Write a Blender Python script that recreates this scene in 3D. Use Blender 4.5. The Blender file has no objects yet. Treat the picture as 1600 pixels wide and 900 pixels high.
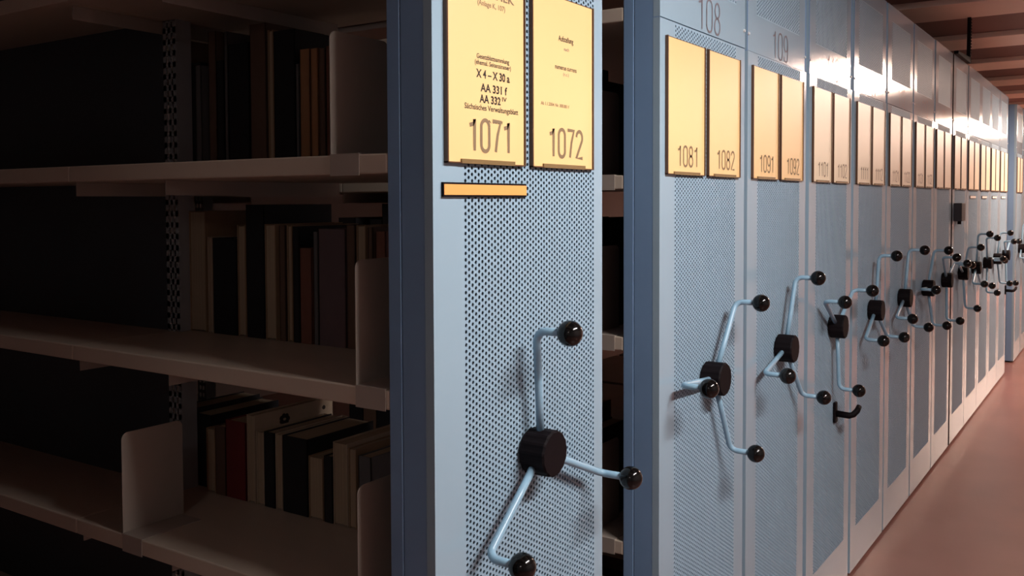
import bpy, bmesh, math, random
from mathutils import Vector, Matrix
random.seed(7)
C = bpy.context.scene.collection
S = bpy.context.scene
PI = math.pi

# ---------------------------------------------------------------- camera
F, PX, PY, HC = 1458.33, 800.0, 368.87, 1.3907
yaw, pit, rol = [math.radians(a) for a in (33.8415, 2.1221, -0.2217)]
fw = Vector((-math.sin(yaw)*math.cos(pit), math.cos(yaw)*math.cos(pit), -math.sin(pit)))
rt = Vector((math.cos(yaw), math.sin(yaw), 0)); up = rt.cross(fw)
r2 = rt*math.cos(rol) + up*math.sin(rol); u2 = -rt*math.sin(rol) + up*math.cos(rol)
cam = bpy.data.objects.new('camera', bpy.data.cameras.new('camera')); C.objects.link(cam)
cam.matrix_world = Matrix(((r2.x, u2.x, -fw.x, 0), (r2.y, u2.y, -fw.y, 0), (r2.z, u2.z, -fw.z, HC), (0, 0, 0, 1)))
cam.data.sensor_width = 36; cam.data.lens = F*36/1600
cam.data.shift_y = -(450-PY)/1600
cam.data.clip_start = 0.05
S.camera = cam

# ---------------------------------------------------------------- world, lamps, exposure
W = bpy.data.worlds.new('world'); S.world = W; W.use_nodes = True
W.node_tree.nodes['Background'].inputs[0].default_value = (0.5, 0.6, 0.8, 1)
W.node_tree.nodes['Background'].inputs[1].default_value = 0.004
S.view_settings.view_transform = 'Standard'; S.view_settings.look = 'None'
S.view_settings.exposure = 0.0; S.view_settings.gamma = 1; S.view_settings.use_curve_mapping = False
LAMP_Z = 2.415
# (X, centre Y, length, radiance, colour) of the bare tube lamps along the aisle; the tubes themselves give the light; the first is an added fill lamp
LAMPS = [(0.30, -2.3, 1.2, 66, (1.0, 0.93, 0.88)), (0.62, 1.52, 1.3, 365, (1.0, 0.95, 0.93)), (0.20, 8.1, 1.6, 480, (1.0, 0.72, 0.58)), (0.20, 14.9, 2.4, 900, (1.0, 0.75, 0.60))]

# ---------------------------------------------------------------- materials
def mat(name, col, rough=0.5, metal=0.0, spec=0.5, noise=0.0, nscale=8.0, bump=0.0, bscale=200.0, coat=0.0, coat_r=0.1, stretch=None, emit=None):
    m = bpy.data.materials.new(name); m.use_nodes = True; nt = m.node_tree
    b = nt.nodes['Principled BSDF']
    b.inputs['Base Color'].default_value = (*col, 1); b.inputs['Roughness'].default_value = rough
    b.inputs['Metallic'].default_value = metal; b.inputs['Specular IOR Level'].default_value = spec
    b.inputs['Coat Weight'].default_value = coat; b.inputs['Coat Roughness'].default_value = coat_r
    if emit:
        b.inputs['Emission Color'].default_value = (*emit[0], 1); b.inputs['Emission Strength'].default_value = emit[1]
    tc = nt.nodes.new('ShaderNodeTexCoord'); mp = nt.nodes.new('ShaderNodeMapping')
    nt.links.new(tc.outputs['Object'], mp.inputs[0])
    if stretch: mp.inputs['Scale'].default_value = stretch
    if noise:
        n = nt.nodes.new('ShaderNodeTexNoise'); n.inputs['Scale'].default_value = nscale; n.inputs['Detail'].default_value = 5
        nt.links.new(mp.outputs[0], n.inputs[0])
        r = nt.nodes.new('ShaderNodeMapRange'); r.inputs[1].default_value = 0.25; r.inputs[2].default_value = 0.75
        r.inputs[3].default_value = 1-noise; r.inputs[4].default_value = 1+noise
        nt.links.new(n.outputs[0], r.inputs[0])
        v = nt.nodes.new('ShaderNodeVectorMath'); v.operation = 'SCALE'; v.inputs[0].default_value = col
        nt.links.new(r.outputs[0], v.inputs['Scale']); nt.links.new(v.outputs[0], b.inputs['Base Color'])
    if bump:
        n2 = nt.nodes.new('ShaderNodeTexNoise'); n2.inputs['Scale'].default_value = bscale; n2.inputs['Detail'].default_value = 2
        nt.links.new(mp.outputs[0], n2.inputs[0])
        bp = nt.nodes.new('ShaderNodeBump'); bp.inputs['Strength'].default_value = bump; bp.inputs['Distance'].default_value = 0.001
        nt.links.new(n2.outputs[0], bp.inputs['Height']); nt.links.new(bp.outputs[0], b.inputs['Normal'])
    return m
M = {
 'metal': mat('painted_metal', (0.305, 0.425, 0.515), 0.13, spec=0.5, noise=0.03, nscale=3, bump=0.06, bscale=900),
 'perf': mat('perforated_painted_metal', (0.28, 0.40, 0.50), 0.45, spec=0.06, noise=0.03, nscale=3),
 'metal_shaded': mat('painted_metal_shaded', (0.18, 0.30, 0.48), 0.40, noise=0.05, nscale=5),  # same blue paint as the fronts, darkened for the unlit sides
 'cavity_shade': mat('shade_black_metal', (0.012, 0.014, 0.018), 0.7),  # near black puts the shade behind the holes into the colour
 'shadep': mat('dark_grey_shade_panel', (0.045, 0.05, 0.06), 0.6),  # dark tone of the sheets added to keep the bays in shade
 'shelf': mat('cream_shelf_enamel', (0.50, 0.42, 0.34), 0.35, noise=0.06, nscale=4, stretch=(0.3, 3, 3)),
 'plate': mat('bookend_steel', (0.34, 0.29, 0.25), 0.35, noise=0.04),
 'upr': mat('grey_upright_steel', (0.30, 0.30, 0.31), 0.4),
 'galv': mat('galvanised_strip', (0.62, 0.62, 0.62), 0.4, noise=0.08, nscale=30),
 'black': mat('black_plastic', (0.005, 0.003, 0.004), 0.65, spec=0.12, bump=0.1, bscale=500),
 'ball': mat('black_bakelite', (0.003, 0.003, 0.003), 0.12, spec=0.38, coat=0.0),
 'arm': mat('painted_rod', (0.26, 0.43, 0.56), 0.28),
 'paper': mat('yellow_paper', (0.92, 0.60, 0.26), 0.40, noise=0.02, nscale=5, coat=1.0, coat_r=0.40),
 'paper2': mat('cream_paper', (0.90, 0.76, 0.52), 0.40, noise=0.03, nscale=5, coat=1.0, coat_r=0.40),
 'edge': mat('amber_acrylic_edge', (0.10, 0.045, 0.02), 0.3),
 'lip': mat('clear_holder_lip', (0.22, 0.14, 0.06), 0.2),
 'ink': mat('black_ink', (0.02, 0.012, 0.008), 0.6),
 'ink2': mat('brown_grey_ink', (0.23, 0.15, 0.08), 0.6),
 'faint': mat('faded_brown_ink', (0.33, 0.24, 0.17), 0.6),
 'panelink': mat('faded_panel_number', (0.18, 0.16, 0.18), 0.6, spec=0.2),
 'orange': mat('orange_label_card', (0.90, 0.40, 0.11), 0.5),
 'white': mat('white_label_card', (0.85, 0.80, 0.74), 0.5),
 'lock': mat('lock_box_metal', (0.045, 0.04, 0.045), 0.6, spec=0.2),
 'floor': mat('brown_linoleum', (0.28, 0.125, 0.10), 0.30, noise=0.10, nscale=3.0, bump=0.05, bscale=60),
 'rib': mat('ceiling_rib_lit_tone', (0.90, 0.78, 0.70), 0.8, noise=0.05, nscale=3),  # pale tone carries the brightness of the lit ceiling stripes
 'ceil': mat('ceiling_shade_tone', (0.22, 0.135, 0.125), 0.8, noise=0.06, nscale=2),  # darker tone puts the shade between the ribs into the colour
 'wall': mat('painted_wall', (0.34, 0.29, 0.28), 0.8, noise=0.04, nscale=2),
 'fixture': mat('lamp_housing_white', (0.7, 0.7, 0.7), 0.4),
 'pages': mat('book_page_block', (0.36, 0.27, 0.18), 0.8, noise=0.15, nscale=6, stretch=(90, 1, 0.4)),
}

# ---------------------------------------------------------------- helpers
def tag(o, label=None, cat=None, group=None, kind=None):
    if label: o['label'] = label
    if cat: o['category'] = cat
    if group: o['group'] = group
    if kind: o['kind'] = kind
    return o
class MB:
    def __init__(s): s.v = []; s.f = []
    def box(s, x0, x1, y0, y1, z0, z1):
        n = len(s.v)
        s.v += [(x, y, z) for x in (x0, x1) for y in (y0, y1) for z in (z0, z1)]
        s.f += [tuple(n+i for i in q) for q in ((0,1,3,2),(4,6,7,5),(0,4,5,1),(2,3,7,6),(0,2,6,4),(1,5,7,3))]
        return s
    def tube(s, pts, r, n=14, cap=True):
        pts = [Vector(p) for p in pts]; base = len(s.v); ref = None
        for i, p in enumerate(pts):
            a = pts[max(i-1, 0)]; b = pts[min(i+1, len(pts)-1)]; t = (b-a).normalized()
            if ref is None:
                ref = Vector((0, 0, 1)) if abs(t.z) < 0.9 else Vector((0, 1, 0))
            u = (ref - t*ref.dot(t)).normalized(); w = t.cross(u); ref = u
            rr = r[i] if isinstance(r, (list, tuple)) else r
            for k in range(n):
                a_ = 2*PI*k/n; s.v.append(tuple(p + u*rr*math.cos(a_) + w*rr*math.sin(a_)))
        for i in range(len(pts)-1):
            for k in range(n):
                a = base+i*n+k; b = base+i*n+(k+1) % n
                s.f.append((a, b, b+n, a+n))
        if cap:
            s.f.append(tuple(base+k for k in reversed(range(n))))
            s.f.append(tuple(base+(len(pts)-1)*n+k for k in range(n)))
        return s
    def build(s, name, m, parent=None, bevel=0.0, smooth=False, seg=2):
        me = bpy.data.meshes.new(name); me.from_pydata(s.v, [], s.f); me.update()
        bm = bmesh.new(); bm.from_mesh(me)
        bmesh.ops.recalc_face_normals(bm, faces=bm.faces)
        if bevel:
            bmesh.ops.bevel(bm, geom=[e for e in bm.edges if e.calc_face_angle(0) > 0.6], offset=bevel, segments=seg, affect='EDGES', profile=0.5)
        bm.to_mesh(me); bm.free()
        me.materials.append(M[m] if isinstance(m, str) else m)
        if smooth:
            me.shade_smooth()
        o = bpy.data.objects.new(name, me); C.objects.link(o)
        if parent: o.parent = parent
        return o
def empty(name, loc):
    o = bpy.data.objects.new(name, None); C.objects.link(o); o.location = loc; o.empty_display_size = 0.1
    return o
def kids(o): return [c for c in C.objects if c.parent == o]
def copy_tree(o, parent=None):
    c = o.copy(); C.objects.link(c); c.parent = parent
    for ch in kids(o): copy_tree(ch, c)
    return c
def arc(c, r, a0, a1, axu, axv, n=6):
    return [Vector(c)+Vector(axu)*r*math.cos(a0+(a1-a0)*i/n)+Vector(axv)*r*math.sin(a0+(a1-a0)*i/n) for i in range(n+1)]
# text on a plane that faces +X: reads along +Y
def text(body, m, height, width, loc, parent, name='lettering', ex=0.0002, serif=False):
    cu = bpy.data.curves.new(name, 'FONT'); cu.body = body; cu.size = 1; cu.extrude = 0.0; cu.align_x = 'LEFT'; cu.offset = 0.026 if serif else 0.014
    t = bpy.data.objects.new(name, cu); C.objects.link(t)
    dg = bpy.context.evaluated_depsgraph_get(); me = bpy.data.meshes.new_from_object(t.evaluated_get(dg))
    bpy.data.objects.remove(t)
    if serif:                                     # slab serifs on the flat stem ends
        bars = []
        for e in me.edges:
            a, b = me.vertices[e.vertices[0]].co, me.vertices[e.vertices[1]].co
            if abs(a.y-b.y) < 0.004 and 0.04 < abs(a.x-b.x) < 0.2:
                for lv, sg in ((0.0, 1), (0.729, -1), (0.54, -1)):
                    if abs(a.y-lv) < 0.022: bars.append((min(a.x, b.x)-0.055, max(a.x, b.x)+0.055, a.y, a.y+sg*0.045))
        bm = bmesh.new(); bm.from_mesh(me)
        for xa, xb, ya, yb in bars: bm.faces.new([bm.verts.new(p) for p in ((xa, ya, 0), (xb, ya, 0), (xb, yb, 0), (xa, yb, 0))])
        bm.to_mesh(me); bm.free()
    xs = [v.co.x for v in me.vertices]; ys = [v.co.y for v in me.vertices]
    x0, x1, y0, y1 = min(xs), max(xs), min(ys), max(ys)
    capH = 0.729
    sy = height/capH; sx = width/(x1-x0)
    for v in me.vertices:
        X, Y = (v.co.x-x0)*sx, v.co.y*sy
        v.co = (ex, X, Y)
    me.materials.clear(); me.materials.append(M[m]); me.name = name
    o = bpy.data.objects.new(name, me); C.objects.link(o); o.location = loc; o.parent = parent
    return o
# condensed figures drawn as strokes (tall, narrow signage numerals)
def digit_paths(ch):
    def ell(cx, cy, rx, ry, a0=0, a1=360, n=20):
        return [(cx+rx*math.cos(math.radians(a0+(a1-a0)*i/n)), cy+ry*math.sin(math.radians(a0+(a1-a0)*i/n))) for i in range(n+1)]
    if ch == '1': return [[(0.06, 0.80), (0.22, 0.84), (0.30, 1.0), (0.30, 0.0)]]
    if ch == '0': return [ell(0.25, 0.78, 0.20, 0.22, 0, 180)+[(0.05, 0.22)]+ell(0.25, 0.22, 0.20, 0.22, 180, 360)+[(0.45, 0.78)]]
    if ch == '7': return [[(0.04, 1.0), (0.46, 1.0), (0.30, 0.55), (0.20, 0.0)]]
    if ch == '2': return [ell(0.25, 0.76, 0.20, 0.24, 175, -30, 14)+[(0.045, 0.0), (0.47, 0.0)]]
    if ch == '8': return [ell(0.25, 0.765, 0.17, 0.235), ell(0.25, 0.26, 0.20, 0.26)]
    if ch == '9': return [ell(0.25, 0.70, 0.20, 0.30), [(0.45, 0.70), (0.45, 0.40)]+ell(0.25, 0.24, 0.20, 0.24, 0, -165, 12)]
    if ch == '3': return [ell(0.25, 0.76, 0.19, 0.24, 160, -80, 12)+ell(0.25, 0.27, 0.20, 0.27, 80, -165, 14)]
    if ch == '4': return [[(0.36, 0.0), (0.36, 1.0), (0.03, 0.28), (0.48, 0.28)]]
    if ch == '5': return [[(0.43, 1.0), (0.10, 1.0), (0.07, 0.54)]+ell(0.25, 0.30, 0.20, 0.30, 135, -165, 14)]
    if ch == '6': return [ell(0.25, 0.30, 0.20, 0.30), [(0.05, 0.30), (0.05, 0.62)]+ell(0.25, 0.76, 0.20, 0.24, 180, 15, 12)]
    return []
def numerals(body, m, height, width, loc, parent, name='numerals', stroke=0.10, ex=0.0003):
    mb = MB(); n = len(body); cell = width/n; sw = stroke*height
    for i, ch in enumerate(body):
        for path in digit_paths(ch):
            P = [Vector((p[0]/0.5*cell*0.86+i*cell, p[1]*(height-sw)+sw/2)) for p in path]
            Q = []
            for k, p in enumerate(P):
                if not Q or (p-Q[-1]).length > 1e-5: Q.append(p)
            P = Q; Lf = []; Rg = []
            for k, p in enumerate(P):
                a = P[max(k-1, 0)]; b = P[min(k+1, len(P)-1)]; t = (b-a).normalized(); nn = Vector((-t.y, t.x))
                if 0 < k < len(P)-1:
                    t1 = (p-a).normalized(); n1 = Vector((-t1.y, t1.x)); f = min(1.25, 1/max(0.45, nn.dot(n1)))
                else: f = 1
                Lf.append(p+nn*sw/2*f); Rg.append(p-nn*sw/2*f)
            b0 = len(mb.v)
            for l, r in zip(Lf, Rg): mb.v += [(ex, l.x, l.y), (ex, r.x, r.y)]
            for k in range(len(P)-1): mb.f.append((b0+2*k, b0+2*k+1, b0+2*k+3, b0+2*k+2))
    me = bpy.data.meshes.new(name); me.from_pydata(mb.v, [], mb.f); me.update(); me.materials.append(M[m])
    o = bpy.data.objects.new(name, me); C.objects.link(o); o.location = loc; o.parent = parent
    return o

# ---------------------------------------------------------------- room shell
def struct(name, mb, m, bevel=0): return tag(mb.build(name, m, bevel=bevel), kind='structure')
X0, X1, Y0, Y1, ZC = -5.2, 2.6, -3.2, 18.5, 2.505
struct('floor', MB().box(X0, X1, Y0, Y1, -0.1, 0.0), 'floor')
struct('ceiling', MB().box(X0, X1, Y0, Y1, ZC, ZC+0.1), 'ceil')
struct('wall_left', MB().box(X0-0.1, X0, Y0, Y1, 0, ZC), 'wall')
struct('wall_right', MB().box(X1, X1+0.1, Y0, Y1, 0, ZC), 'wall')
struct('wall_near', MB().box(X0-0.1, X1+0.1, Y0-0.1, Y0, 0, ZC), 'wall')
struct('wall_far', MB().box(X0-0.1, X1+0.1, Y1, Y1+0.1, 0, ZC), 'wall')
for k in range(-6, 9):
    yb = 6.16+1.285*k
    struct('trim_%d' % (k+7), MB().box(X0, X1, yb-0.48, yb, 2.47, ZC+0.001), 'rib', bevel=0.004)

# ---------------------------------------------------------------- lamps above the aisle
def lamp(lx, y, ln, sd, rad, col, label):
    r = empty('tube_lamp', (lx, y, LAMP_Z))
    tag(r, label, 'ceiling lamp', 'tube lamps over the aisle')
    MB().box(-0.060, 0.060, -ln/2-0.04, ln/2+0.04, 0.030, 0.065).build('lamp_body', 'fixture', r, bevel=0.006)
    MB().box(-0.060, -0.0575, -ln/2-0.04, ln/2+0.04, -sd, 0.032).build('added_skirt', 'fixture', r)  # unseen skirt added to cut lamplight off the upper panels
    for s in (-1, 1):
        MB().tube([(0, s*ln*0.35, ZC-LAMP_Z), (0, s*ln*0.35, 0.06)], 0.006, 8).build('hanger', 'fixture', r)
        MB().box(-0.012, 0.012, s*(ln/2+0.012)-0.012, s*(ln/2+0.012)+0.012, -0.016, 0.032).build('lamp_socket', 'fixture', r)
    tm = mat('lamp_tube', (0.9, 0.85, 0.75), 0.3, emit=(col, rad))
    MB().tube([(0, -ln/2, 0), (0, ln/2, 0)], 0.018, 10, cap=False).build('tube', tm, r)
for (x_, y, ln, w_, c_), lb in zip(LAMPS, ('added fill tube lamp hanging near the wall behind the camera', 'tube lamp hanging over the aisle by the nearest shelving', 'tube lamp hanging over the aisle past the middle of the shelving row', 'tube lamp hanging at the far end of the aisle')):
    lamp(x_, y, ln, 0.014 if y < 5 else 0.026, w_, c_, lb)

# ---------------------------------------------------------------- mobile shelving unit; local origin at front left foot, front at x=0
UW = 0.522; FX = -0.86
ZS, ZT = 1.787, 2.196
def perf_sheet(mb, y0, ncol, z0, z1, cw=0.0088, pz=0.01013, r=0.0031, t=0.0015):
    """sheet with real round holes in a staggered lattice, tile by tile"""
    nrow = int((z1-z0)/pz); pz = (z1-z0)/nrow
    dirs = [(1,0),(1,1),(0,1),(-1,1),(-1,0),(-1,-1),(0,-1),(1,-1)]
    circ = [(math.cos(k*PI/4), math.sin(k*PI/4)) for k in range(8)]
    V, Fc = mb.v, mb.f
    for i in range(ncol):
        cy = y0+(i+0.5)*cw; off = (i % 2)*0.5
        rows = nrow if off == 0 else nrow-1
        for j in range(rows):
            cz = z0+(j+0.5+off)*pz; n = len(V)
            for dx, dz in dirs: V.append((0, cy+dx*cw/2, cz+dz*pz/2))
            for a, b in circ: V.append((0, cy+a*r, cz+b*r))
            for a, b in circ: V.append((-t, cy+a*r, cz+b*r))
            for k in range(8):
                q = (k+1) % 8
                Fc.append((n+k, n+q, n+8+q, n+8+k)); Fc.append((n+8+k, n+8+q, n+16+q, n+16+k))
        if off:
            for za, zb in ((z0, z0+pz/2), (z1-pz/2, z1)):
                n = len(V); V += [(0, cy-cw/2, za), (0, cy+cw/2, za), (0, cy+cw/2, zb), (0, cy-cw/2, zb)]; Fc.append((n, n+1, n+2, n+3))
def raw_build(mb, name, m):
    me = bpy.data.meshes.new(name); me.from_pydata(mb.v, [], mb.f); me.update(); me.materials.append(M[m]); return me
def door_mesh(name, ya, ncol, zones, z0, z1, ed=0.016):
    """front sheet: solid borders, perforated zones, folded edges going back"""
    mb = MB(); y0, y1 = 0.0005, UW-0.0005; yb = ya+ncol*0.0088
    cuts = [z0]+[z for zn in zones for z in zn]+[z1]
    def quad(a, b, c, d):
        n = len(mb.v); mb.v += [(0, a, c), (0, b, c), (0, b, d), (0, a, d)]; mb.f.append((n, n+1, n+2, n+3))
    quad(y0, ya, z0, z1); quad(yb, y1, z0, z1)
    for k in range(0, len(cuts), 2):
        if cuts[k+1] > cuts[k]+1e-6: quad(ya, yb, cuts[k], cuts[k+1])
    nf = len(mb.f)
    for a, b in zones: perf_sheet(mb, ya, ncol, a, b)
    ne = len(mb.f); n = len(mb.v)
    mb.v += [(0, y0, z0), (0, y1, z0), (0, y1, z1), (0, y0, z1), (-ed, y0, z0), (-ed, y1, z0), (-ed, y1, z1), (-ed, y0, z1)]
    mb.f += [(n, n+4, n+5, n+1), (n+1, n+5, n+6, n+2), (n+2, n+6, n+7, n+3), (n+3, n+7, n+4, n)]
    me = raw_build(mb, name, 'metal'); me.materials.append(M['perf'])
    me.polygons.foreach_set('material_index', [1 if nf <= i < ne else 0 for i in range(len(me.polygons))])
    return me
MESH = {}
for key, ya, nc in (('a', 0.076, 47), ('b', 0.079, 43)):
    MESH['low'+key] = door_mesh('front_panel', ya, nc, [(0.168, 1.7835)], 0.014, ZS-0.0012)
    MESH['up'+key] = door_mesh('upper_panel', ya, nc, [(1.89, 2.133)], ZS+0.0012, ZT)
def link(me, name, parent, loc=(0, 0, 0)):
    o = bpy.data.objects.new(name, me); C.objects.link(o); o.parent = parent; o.location = loc; return o
# housing behind the front sheet
side = MB().box(-0.0600, -0.001, 0.0008, 0.0026, 0.014, ZT)
side.box(-0.0600, -0.001, UW-0.0026, UW-0.0008, 0.014, ZT).box(-0.0600, -0.001, 0.0008, UW-0.0008, ZT-0.002, ZT-0.0004)
SIDE = side.build('side_cheek', 'metal_shaded')
fr = MB().box(-0.087, -0.0622, 0.0, 0.03, 0.012, ZT-0.003).box(-0.087, -0.0622, UW-0.03, UW, 0.012, ZT-0.003)
fr.box(-0.087, -0.0622, 0.0, UW, ZT-0.05, ZT-0.003)
FRAME = fr.build('end_frame', 'metal_shaded', bevel=0.0012)
BACK = MB().box(-0.0850, -0.0830, 0.03, UW-0.03, 0.03, ZT-0.05).build('back_sheet', 'cavity_shade')
PL = MB().box(-1.9, -0.030, 0.03, UW-0.03, 0.0, 0.05).build('base_plinth', 'cavity_shade', bevel=0.002)
# crank: knurled hub, three bent arms with ball knobs
hub = MB(); N = 60; prof = [(0.001, 0.034), (0.004, 0.0385), (0.010, 0.0385), (0.0485, 0.0385), (0.052, 0.036), (0.052, 0.0)]
for x, r in prof:
    for k in range(N):
        rr = r*(1.025 if k % 4 < 2 and 0.03 < r else 1.0)
        a = 2*PI*k/N; hub.v.append((x, rr*math.cos(a), rr*math.sin(a)))
for i in range(len(prof)-1):
    for k in range(N):
        a = i*N+k; b = i*N+(k+1) % N; hub.f.append((a, b, b+N, a+N))
HUB = hub.build('crank_hub', 'black')
bm = bmesh.new(); bm.from_mesh(HUB.data); bmesh.ops.remove_doubles(bm, verts=bm.verts, dist=1e-5); bm.to_mesh(HUB.data); bm.free()
R_ARM, XA, XB, BR = 0.212, 0.030, 0.095, 0.0215
pts = [Vector((XA-0.006, 0, 0.030)), Vector((XA-0.003, 0, 0.10))]
cr = 0.020
pts += [Vector((XA+cr, 0, R_ARM-cr))+Vector((-cr*math.cos(a), 0, cr*math.sin(a))) for a in [PI/2*i/7 for i in range(8)]]
pts += [Vector((XB-0.008, 0, R_ARM))]
ARM = MB().tube(pts, 0.0068, 14).build('crank_arm', 'arm', smooth=True)
bmk = bmesh.new(); bmesh.ops.create_uvsphere(bmk, u_segments=32, v_segments=20, radius=BR)
bmesh.ops.translate(bmk, verts=bmk.verts, vec=(XB, 0, R_ARM))
km = bpy.data.meshes.new('ball_knob'); bmk.to_mesh(km); bmk.free(); km.materials.append(M['ball']); km.shade_smooth()
PROTO = [SIDE, FRAME, BACK, PL, HUB, ARM]
for o in PROTO: C.objects.unlink(o)

def bay_shelves(zs, x0, x1):
    return [MB().box(x0, x1, 0.0, UW, z-0.031, z).build('shelf', 'shelf', bevel=0.0025) for z in zs]
UP = MB()
for x in (-0.965, -1.80, -2.72):   # perforated uprights on the centre line
    UP.box(x-0.018, x+0.018, UW/2-0.028, UW/2-0.025, 0.05, 2.10).box(x-0.018, x+0.018, UW/2+0.025, UW/2+0.028, 0.05, 2.10)
    UP.box(x-0.018, x-0.0155, UW/2-0.028, UW/2+0.028, 0.05, 2.10)

ZSH = {107: (1.828, 1.465, 1.102, 0.743, 0.38), 108: (1.817, 1.448, 1.088, 0.626, 0.30)}
TH = {106: 20, 107: 97, 108: 55, 109: 71, 110: 31, 111: 85, 112: 78, 113: 57, 114: 22, 115: 43, 116: 84, 117: 125, 118: 60, 119: 28, 120: 80, 121: 40}
ST = {106: -0.70, 107: 1.074, 108: 1.856, 109: 2.401, 110: 2.958, 111: 3.511, 112: 4.052, 113: 4.596, 114: 5.130, 115: 5.688, 116: 6.216, 117: 6.742, 118: 7.268, 119: 7.794, 120: 8.945, 121: 9.49}
ORD = {109: 'third', 110: 'fourth', 111: 'fifth', 112: 'sixth', 113: 'seventh', 114: 'eighth', 115: 'ninth', 116: 'tenth', 117: 'eleventh', 118: 'twelfth', 119: 'thirteenth'}
DESC = {
 106: 'added blue-grey mobile shelving unit, unseen, shading the open book aisle',  # unseen unit added to keep fill light off the left shelves
 107: 'blue-grey mobile shelving unit nearest the camera, holding signs 1071 and 1072',
 108: 'blue-grey mobile shelving unit numbered 108, just past the open gap',
 109: 'blue-grey mobile shelving unit numbered 109, right beside unit 108',
 110: 'blue-grey shelving unit numbered 110 with a black lever handle below its crank',
 111: 'blue-grey shelving unit numbered 111 under the bright lamp glare',
 112: 'blue-grey shelving unit numbered 112, between units 111 and 113',
 113: 'blue-grey shelving unit numbered 113, seventh from the left in the row',
 114: 'blue-grey shelving unit just before the dark gap in the row',
 115: 'blue-grey shelving unit with a small dark lock box, just past the dark gap',
 116: 'far shelving unit beside the one with the lock box, tenth from the left',
 117: 'far shelving unit, eleventh from the left in the long row',
 118: 'far shelving unit, twelfth from the left, one before the row ends',
 119: 'last shelving unit of the long row, with a small black lever handle',
 120: 'first shelving unit of the next row beyond the cross aisle, showing its dark side',
 121: 'second shelving unit of the next row beyond the cross aisle',
}
UNITS = {}
for n in sorted(ST):
    u = empty('mobile_shelving_unit', (FX, ST[n], 0)); UNITS[n] = u
    tag(u, DESC[n], 'shelving unit', 'mobile shelving units in a row')
    k = 'a' if n == 107 else 'b'
    link(MESH['low'+k], 'front_panel', u); up_ = link(MESH['up'+k], 'upper_panel', u)
    for p in (SIDE, FRAME, BACK, PL): link(p.data, p.name.split('.')[0], u)
    for y in (0.012, UW-0.010): MB().tube([(0, y, 1.832), (0.004, y, 1.832)], [0.0045, 0.0035], 10).build('screw', 'galv', up_)
    if 108 <= n <= 114:
        numerals(str(n), 'panelink', 0.080, 0.150, (0.0008, 0.205, 1.792), up_, 'number', stroke=0.06)
    up_.rotation_euler = (0, math.radians(random.uniform(-0.12, 0.12)), math.radians(random.uniform(-0.15, 0.15)))
    h = link(HUB.data, 'crank_hub', u, (0.0, 0.261, 0.965))
    for a in (0, 120, 240):
        ang = math.radians(TH[n]+a)-PI/2           # arm built along +Z
        for me, nm in ((ARM.data, 'crank_arm'), (km, 'ball_knob')):
            o = link(me, nm, h); o.rotation_euler = (ang, 0, 0)
    zs = ZSH.get(n, ZSH[107])
    if 107 <= n <= 108:
        for i, (xa, xb) in enumerate(((-1.78+0.86, 0), (0, 0))[:0]): pass
        for (xa, xb) in ((-1.80-FX, -0.948-FX), (-2.72-FX, -1.801-FX), (-3.64-FX, -2.721-FX)):
            for s_ in bay_shelves(zs, xa, xb): s_.parent = u
        me = MB()
        for x in (-0.99, -1.80, -2.72):
            xx = x-FX
            for yy in (UW/2-0.02, UW/2+0.017):
                # perforated strip with slots: two rails and rungs
                me.box(xx-0.022, xx-0.012, yy, yy+0.003, 0.05, 2.10).box(xx+0.012, xx+0.022, yy, yy+0.003, 0.05, 2.10).box(xx-0.004, xx+0.004, yy, yy+0.003, 0.05, 2.10)
                for q in range(80): me.box(xx-0.022, xx+0.022, yy, yy+0.003, 0.06+q*0.0255, 0.06+q*0.0255+0.012)
            me.box(xx+0.0225, xx+0.024, UW/2-0.02, UW/2+0.02, 0.05, 2.10)
        me.build('upright', 'upr', u)
        for z in zs:
            for x in (-1.80-FX-0.026, -2.72-FX-0.026, -1.53-FX):
                MB().box(x, x+0.002, 0.03, UW-0.03, z-0.060, z-0.0315).build('shelf_bracket', 'plate', u)
        if n == 107:
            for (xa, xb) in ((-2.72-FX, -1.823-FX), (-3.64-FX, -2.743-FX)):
                MB().box(xa, xb, UW/2-0.0165, UW/2-0.0145, 0.05, 2.13).build('shade_panel', 'shadep', u)  # dark sheets added so the deeper bays stay black
    else:
        sh = MB()
        for z in zs: sh.box(-0.95, -0.088, 0.0, UW, z-0.031, z)
        sh.build('shelves', 'shelf', u)
        if n == 106: MB().box(-2.9, -0.088, UW/2-0.001, UW/2+0.001, 0.05, 2.19).build('shade_panel', 'shadep', u)  # sheet added to stop light leaking through the shelves

# black lever handles (units 110 and 119)
def lever(n, y, z):
    u = UNITS[n]
    l = MB().box(0, 0.010, y-0.014, y+0.014, z-0.036, z+0.036).build('lever_handle', 'black', u, bevel=0.004)
    MB().tube([(0.008, y, z-0.004), (0.052, y, z-0.006), (0.064, y+0.004, z-0.002), (0.074, y+0.016, z+0.010), (0.076, y+0.034, z+0.022)], [0.0115, 0.011, 0.0105, 0.010, 0.009], 12).build('lever_grip', 'black', l, smooth=True)
lever(110, 0.315, 0.660); lever(119, 0.455, 0.680)
# black strip standing in for the shade of the gap, and lock box on 115
u = UNITS[115]
MB().box(-0.060, 0.0015, -0.016, 0.0, 0.014, ZT).build('gap_shade_strip', 'black', u, bevel=0.002)
lb = MB().box(0, 0.042, 0.055, 0.190, 1.270, 1.372).build('lock_box', 'lock', u, bevel=0.003)
MB().tube([(0.022, 0.110, 1.272), (0.022, 0.110, 1.252)], 0.010, 14).build('lock_knob', 'black', lb)
MB().box(0.040, 0.0425, 0.135, 0.139, 1.235, 1.275).build('lock_tag', 'white', lb)

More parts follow.
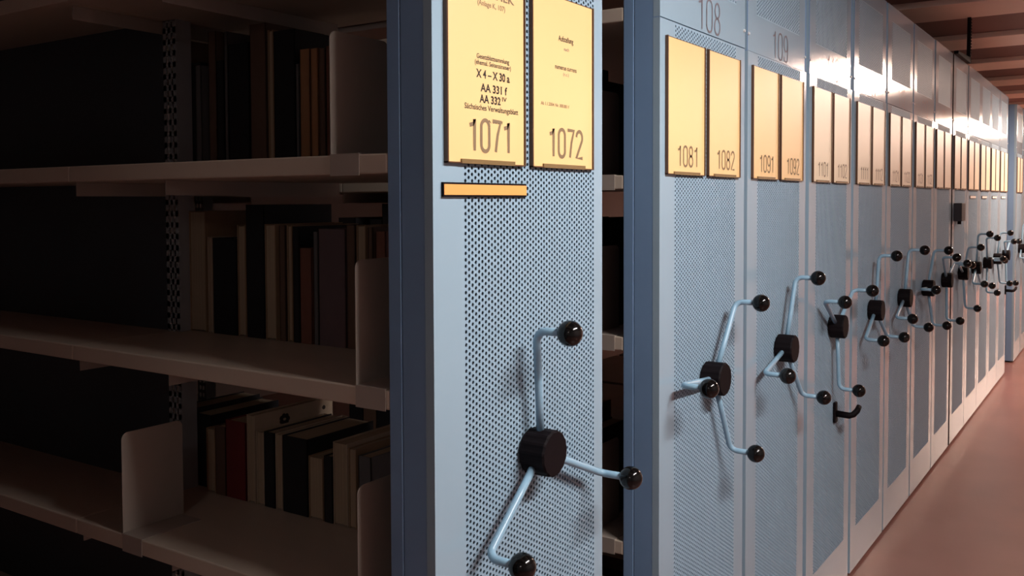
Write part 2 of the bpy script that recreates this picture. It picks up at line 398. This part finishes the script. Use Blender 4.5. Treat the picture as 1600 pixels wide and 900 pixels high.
# ---------------------------------------------------------------- sign holders
def holder(n, side_, num, label, pm, ink, extra=None):
    yy = ST[n]+(0.027 if side_ == 0 else 0.262); w = 0.214; T = 0.007
    r = empty('sign_holder', (FX+0.0005, yy, 1.449)); tag(r, label, 'sign holder', 'paper sign holders on the shelving fronts')
    MB().box(0, T-0.003, 0.002, w-0.002, 0.001, 0.302).build('back_plate', 'edge', r)
    MB().box(T-0.003, T-0.0022, 0.004, w-0.004, 0.002, 0.300).build('paper', pm, r)
    rim = MB().box(0, T, 0, 0.003, 0, 0.302).box(0, T, w-0.003, w, 0, 0.302).box(0, T, 0, w, 0, 0.002)
    rim.build('holder_rim', 'edge', r)
    MB().box(T-0.002, T+0.001, w*0.16, w*0.84, 0.0, 0.007).build('holder_lip', 'lip', r)
    xt = T-0.0021
    if num: numerals(num, ink, 0.055 if n == 107 else 0.050, 0.125, (xt, 0.0545, 0.0175), r, 'numerals', stroke=0.115 if n == 107 else 0.10)
    for (b, mi, hh, ww, cy, z) in (extra or []):
        text(b, mi, hh, ww, (xt, cy-ww/2, z), r, serif=(hh > 0.012))
SIGN1 = [('BIBLIOTHEK', 'ink2', 0.0125, 0.150, 0.108, 0.2625),
         ('(Anlage K, 107)', 'ink2', 0.0082, 0.076, 0.118, 0.2475),
         ('Gesetzblattsammlung', 'ink', 0.0076, 0.090, 0.122, 0.1645),
         ('(ehemal. Seitenzimmer)', 'ink', 0.0074, 0.100, 0.122, 0.155),
         ('X 4 \u2013 X 30 a', 'ink', 0.0130, 0.094, 0.122, 0.1350),
         ('AA 331 f', 'ink', 0.0126, 0.074, 0.124, 0.1140),
         ('AA 332', 'ink', 0.0126, 0.058, 0.113, 0.0965),
         ('IV', 'ink', 0.0072, 0.013, 0.153, 0.1030),
         ('S\u00e4chsisches Verwaltungsblatt', 'ink', 0.0088, 0.148, 0.119, 0.0845),
         ('AA 333 f', 'ink', 0.0045, 0.052, 0.122, 0.066)]
SIGN2 = [('Aufstellung', 'ink', 0.0098, 0.052, 0.114, 0.2255),
         ('nach', 'faint', 0.0062, 0.018, 0.116, 0.2100),
         ('numerus currens', 'ink', 0.0082, 0.075, 0.114, 0.1755),
         ('(n.c.)', 'faint', 0.0060, 0.020, 0.114, 0.1655),
         ('Ab 1.1.2004: Nr. 300.001 f', 'ink2', 0.0058, 0.096, 0.077, 0.1085)]
WORD = {109: '', 115: 'just past the dark gap', 120: 'across the cross aisle'}
for n in sorted(ST):
    for s in (0, 1) if n > 106 else ():
        num = '%d%d' % (n, s+1)
        if n == 107:
            holder(n, s, num, ('yellow paper sign 1071 with several lines of black print' if s == 0 else 'yellow paper sign 1072 with two short lines of small print'), 'paper', 'ink2', SIGN1 if s == 0 else SIGN2)
        elif n <= 110:
            holder(n, s, num, 'paper sign reading %s in a clear holder on unit %d' % (num, n), 'paper' if n < 110 else 'paper2', 'ink2' if n < 110 else 'faint')
        elif n <= 113:
            holder(n, s, num, '%s peach paper sign with a faint number on unit %d' % (('left', 'right')[s], n), 'paper2', 'faint')
        elif n <= 119:
            holder(n, s, None, '%s blank peach paper sign of the pair on the %s shelving unit from the left' % (('left', 'right')[s], ORD[n]), 'paper2', 'faint')
        elif n == 120:
            holder(n, s, None, '%s peach paper sign on the shelving unit across the cross aisle' % ('left', 'right')[s], 'paper2', 'faint')
# label strips under the signs
def strip(n, y0, w, h, m, label):
    r = empty('label_strip', (FX+0.0005, ST[n]+y0, 1.400)); tag(r, label, 'label strip', 'label strips under the signs')
    MB().box(0, 0.004, 0, w, -0.002, h+0.002).build('strip_holder', 'edge' if n > 107 else 'black', r)
    MB().box(0.004, 0.005, 0.001, w-0.001, 0.001, h-0.001).build('strip_card', m, r)
strip(107, 0.020, 0.226, 0.018, 'orange', 'long orange label strip under the sign 1071')
for n in (116, 117, 118, 119):
    strip(n, 0.110, 0.235, 0.014, 'white', 'small white label strip under the signs of the %s shelving unit' % ORD[n])

# ---------------------------------------------------------------- cable carrier hanging from the ceiling rib
cc = empty('cable_carrier', (FX+0.012, 6.12, ZT)); tag(cc, 'black ribbed cable chain hanging from the ceiling rib onto the shelving top', 'cable carrier')
ch = MB(); nl = 15
for i in range(nl):
    z = 0.002+i*0.0180; y = 0.020*math.sin(i*0.12)
    ch.box(-0.010, 0.010, y-0.012, y+0.006, z, z+0.0185)
    ch.box(-0.012, 0.012, y+0.004, y+0.022, z+0.004, z+0.011)
ch.build('carrier_chain', 'black', cc, bevel=0.0008)
am = MB()
am.v += [(-0.012, -0.42, 0.001), (0.012, -0.42, 0.001), (0.012, -0.42, 0.016), (-0.012, -0.42, 0.016), (-0.012, 0.02, 0.001), (0.012, 0.02, 0.001), (0.012, 0.02, 0.036), (-0.012, 0.02, 0.036)]
am.f += [(0, 1, 2, 3), (4, 7, 6, 5), (0, 4, 5, 1), (1, 5, 6, 2), (2, 6, 7, 3), (3, 7, 4, 0)]
am.build('carrier_arm', 'black', cc, bevel=0.002)
MB().box(-0.012, 0.012, -0.445, -0.42, 0.001, 0.018).build('carrier_bracket', 'black', cc, bevel=0.002)

# ---------------------------------------------------------------- bookends
def bookend_mesh():
    D, H, T, r = 0.140, 0.198, 0.0016, 0.014
    prof = [(0, 0), (D, 0), (D, H-r)]+[(D-r+r*math.cos(a), H-r+r*math.sin(a)) for a in [PI/2*i/6 for i in range(1, 7)]]
    prof += [(r-r*math.sin(a), H-r+r*math.cos(a)) for a in [PI/2*i/6 for i in range(7)]]
    mb = MB(); n = len(prof)
    mb.v = [(0, y, z) for y, z in prof]+[(-T, y, z) for y, z in prof]
    mb.f = [tuple(range(n)), tuple(reversed(range(n, 2*n)))]+[(i, i+n, (i+1) % n+n, (i+1) % n) for i in range(n)]
    return mb
BE = bookend_mesh().build('plate', 'plate', bevel=0.0004, seg=1).data
BF = MB().box(-0.0016, 0.062, -0.0012, 0.135, 0, 0.0015).box(0, 0.062, -0.0024, -0.0012, -0.033, 0.0015).build('base_foot', 'plate').data
for o in [o for o in C.objects if o.data in (BE, BF)]: C.objects.unlink(o)
def bookend(n, x, z, label, y=0.0005):
    r = empty('bookend', (x, ST[n]+y, z)); tag(r, label, 'bookend', 'steel bookends at the shelf edges')
    link(BE, 'plate', r); link(BF, 'base_foot', r)
bookend(107, -1.066, 1.4652, 'beige steel bookend on the upper shelf beside the tan books')
bookend(107, -1.016, 1.1022, 'dark steel bookend on the middle shelf at its right end')
bookend(107, -1.016, 0.7432, 'dark steel bookend on the lower shelf at its right end')
bookend(107, -1.640, 0.7432, 'pale steel bookend standing alone at the left of the lower shelf')
bookend(108, -1.030, 1.4482, 'dark bookend inside the gap, on the upper shelf of unit 108')
bookend(108, -1.030, 1.0882, 'dark bookend inside the gap, on the middle shelf of unit 108')
bookend(108, -1.030, 0.6262, 'dark bookend inside the gap, on the lower shelf of unit 108')

# ---------------------------------------------------------------- books (fore-edge or spine towards the near side)
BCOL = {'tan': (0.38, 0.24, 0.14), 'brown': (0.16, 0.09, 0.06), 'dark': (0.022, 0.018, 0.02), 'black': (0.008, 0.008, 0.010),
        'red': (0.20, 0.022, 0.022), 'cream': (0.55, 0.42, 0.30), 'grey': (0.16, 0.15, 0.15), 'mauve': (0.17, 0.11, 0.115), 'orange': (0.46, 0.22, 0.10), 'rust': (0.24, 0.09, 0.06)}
for k_, c_ in BCOL.items(): M['cloth_'+k_] = mat('book_cover_'+k_, tuple(q*0.75 for q in c_), 0.55, noise=0.08, nscale=25)
def book(x0, x1, h, zb, colr, label, group, fore, depth, ybase=1.34, tilt=0.0, mark=None):
    w = max(x1-x0, 0.006); ct = min(0.0022, w*0.22)
    r = empty('book', (x0, ybase, zb)); r.rotation_euler = (0, tilt, 0); tag(r, label, 'book', group)
    cm = 'cloth_'+colr
    # cover: two boards and a spine, one folded piece
    cv = MB().box(0, ct, 0, depth, 0, h).box(w-ct, w, 0, depth, 0, h)
    if fore: cv.box(0, w, depth-ct, depth, 0, h)
    else: cv.box(0, w, 0, ct, 0, h)
    c = cv.build('cover', cm, r, bevel=0.0004, seg=1)
    e = 0.003
    if w > 2.5*ct:
        if fore: MB().box(ct, w-ct, e, depth-ct, e, h-e).build('page_block', 'pages', r)
        else: MB().box(ct, w-ct, ct, depth-e, e, h-e).build('page_block', 'pages', r)
    if mark == 'label':
        MB().box(w, w+0.0004, 0.05, 0.15, h*0.45, h*0.92).build('cover_label', 'white', r)
        t = MB()
        for q, (a, b) in enumerate(((0.09, 0.14), (0.10, 0.14), (0.08, 0.14), (0.09, 0.13))):
            t.box(w+0.0004, w+0.0006, a, b, h*(0.82-0.09*q), h*(0.82-0.09*q)+0.0015)
        t.build('cover_print', 'ink', r)
    if mark == 'dot':
        MB().tube([(w, depth-0.03, h-0.02), (w+0.0006, depth-0.03, h-0.02)], 0.005, 16).build('cover_dot', 'ink', r)
        b = MB()
        for q in range(7):
            a = q*0.9; b.tube([(w, 0.085+0.010*math.cos(a), h-0.024+0.008*math.sin(a)), (w+0.0005, 0.085+0.010*math.cos(a), h-0.024+0.008*math.sin(a))], 0.0055, 10)
        b.build('cover_ornament', 'ink', r)
    return r
DS = {'tan': 'tan', 'brown': 'dull brown', 'dark': 'very dark', 'black': 'black', 'red': 'dark red', 'cream': 'cream', 'grey': 'grey', 'mauve': 'mauve-brown', 'orange': 'orange-brown', 'rust': 'rust-brown'}
R1 = [(-1.850,-1.828,0.228,'brown'),(-1.825,-1.787,0.291,'brown'),(-1.786,-1.746,0.240,'dark'),(-1.743,-1.724,0.229,'grey'),(-1.698,-1.673,0.299,'brown'),(-1.671,-1.649,0.234,'black'),(-1.645,-1.635,0.294,'grey'),(-1.633,-1.568,0.265,'black'),(-1.563,-1.514,0.300,'brown'),(-1.508,-1.493,0.283,'tan'),(-1.490,-1.429,0.278,'black'),(-1.426,-1.417,0.206,'grey'),(-1.414,-1.386,0.234,'orange'),(-1.383,-1.363,0.233,'orange'),(-1.360,-1.343,0.231,'brown'),(-1.340,-1.331,0.234,'rust')]
R2 = [(-1.918,-1.783,0.217,'rust'),(-1.774,-1.719,0.270,'tan'),(-1.711,-1.697,0.213,'cream'),(-1.693,-1.616,0.211,'black'),(-1.612,-1.587,0.240,'tan'),(-1.583,-1.528,0.284,'black'),(-1.525,-1.493,0.243,'tan'),(-1.481,-1.463,0.241,'brown'),(-1.458,-1.444,0.241,'tan'),(-1.441,-1.423,0.239,'black'),(-1.421,-1.387,0.195,'rust'),(-1.382,-1.369,0.229,'grey'),(-1.367,-1.293,0.235,'mauve'),(-1.290,-1.267,0.243,'brown'),(-1.263,-1.240,0.244,'tan'),(-1.233,-1.221,0.240,'brown'),(-1.213,-1.188,0.232,'rust')]
R3 = [(-1.902,-1.865,0.141,'brown'),(-1.858,-1.798,0.174,'dark'),(-1.791,-1.731,0.167,'black'),(-1.726,-1.697,0.144,'tan'),(-1.695,-1.661,0.153,'brown'),(-1.660,-1.594,0.171,'red'),(-1.590,-1.565,0.191,'cream'),(-1.560,-1.537,0.159,'cream'),(-1.536,-1.504,0.161,'black'),(-1.501,-1.482,0.162,'cream'),(-1.479,-1.406,0.161,'black'),(-1.403,-1.363,0.129,'tan'),(-1.359,-1.336,0.136,'dark'),(-1.333,-1.294,0.168,'cream'),(-1.291,-1.271,0.161,'tan'),(-1.264,-1.231,0.150,'grey')]
def nth(i, n):
    w = ['first', 'second', 'third', 'fourth', 'fifth', 'sixth', 'seventh', 'eighth', 'ninth', 'tenth', 'eleventh', 'twelfth', 'thirteenth', 'fourteenth', 'fifteenth', 'sixteenth', 'seventeenth']
    if i == n-1: return 'rightmost'
    if i == 0: return 'leftmost'
    return w[i]+' from left'
for R, zb, row, gr in ((R1, 1.4652, 'upper', 'books on the upper shelf'), (R2, 1.1022, 'middle', 'books on the middle shelf'), (R3, 0.7432, 'lower', 'books on the lower shelf')):
    for i, (x0, x1, h, c) in enumerate(R):
        pos = nth(i, len(R))
        lab = '%s book on the %s shelf, %s in its row' % (DS[c], row, pos)
        fore = c in ('cream', 'tan') and (x1-x0) > 0.012
        mk = None; dep = 0.20 if row != 'upper' else 0.17
        if row == 'lower' and i == 6: mk = 'dot'; dep = 0.235; lab = 'cream book with a dark ornament and black dot on its cover, lower shelf'
        if row == 'lower' and i == 13: mk = 'label'; dep = 0.225; lab = 'cream book with a white printed label on its cover, lower shelf by the bookend'
        if row == 'lower' and i == 5: lab = 'dark red book in the middle of the lower shelf row'
        book(x0, x1, h, zb, c, lab, gr, fore, dep, mark=mk, ybase=1.358 if x0 < -1.775 else 1.34)
# dark books added on unit 108 so the view through the shelves stays dark
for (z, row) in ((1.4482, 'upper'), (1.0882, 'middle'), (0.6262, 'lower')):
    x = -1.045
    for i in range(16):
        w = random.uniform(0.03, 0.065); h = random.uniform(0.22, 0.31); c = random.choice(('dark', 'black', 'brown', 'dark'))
        book(x-w, x-0.001, h, z, c, 'dark book added to darken the view, on the %s shelf of unit 108, seen through the gap' % row, 'books on the %s shelf in the gap' % row, False, 0.18, ybase=1.885)
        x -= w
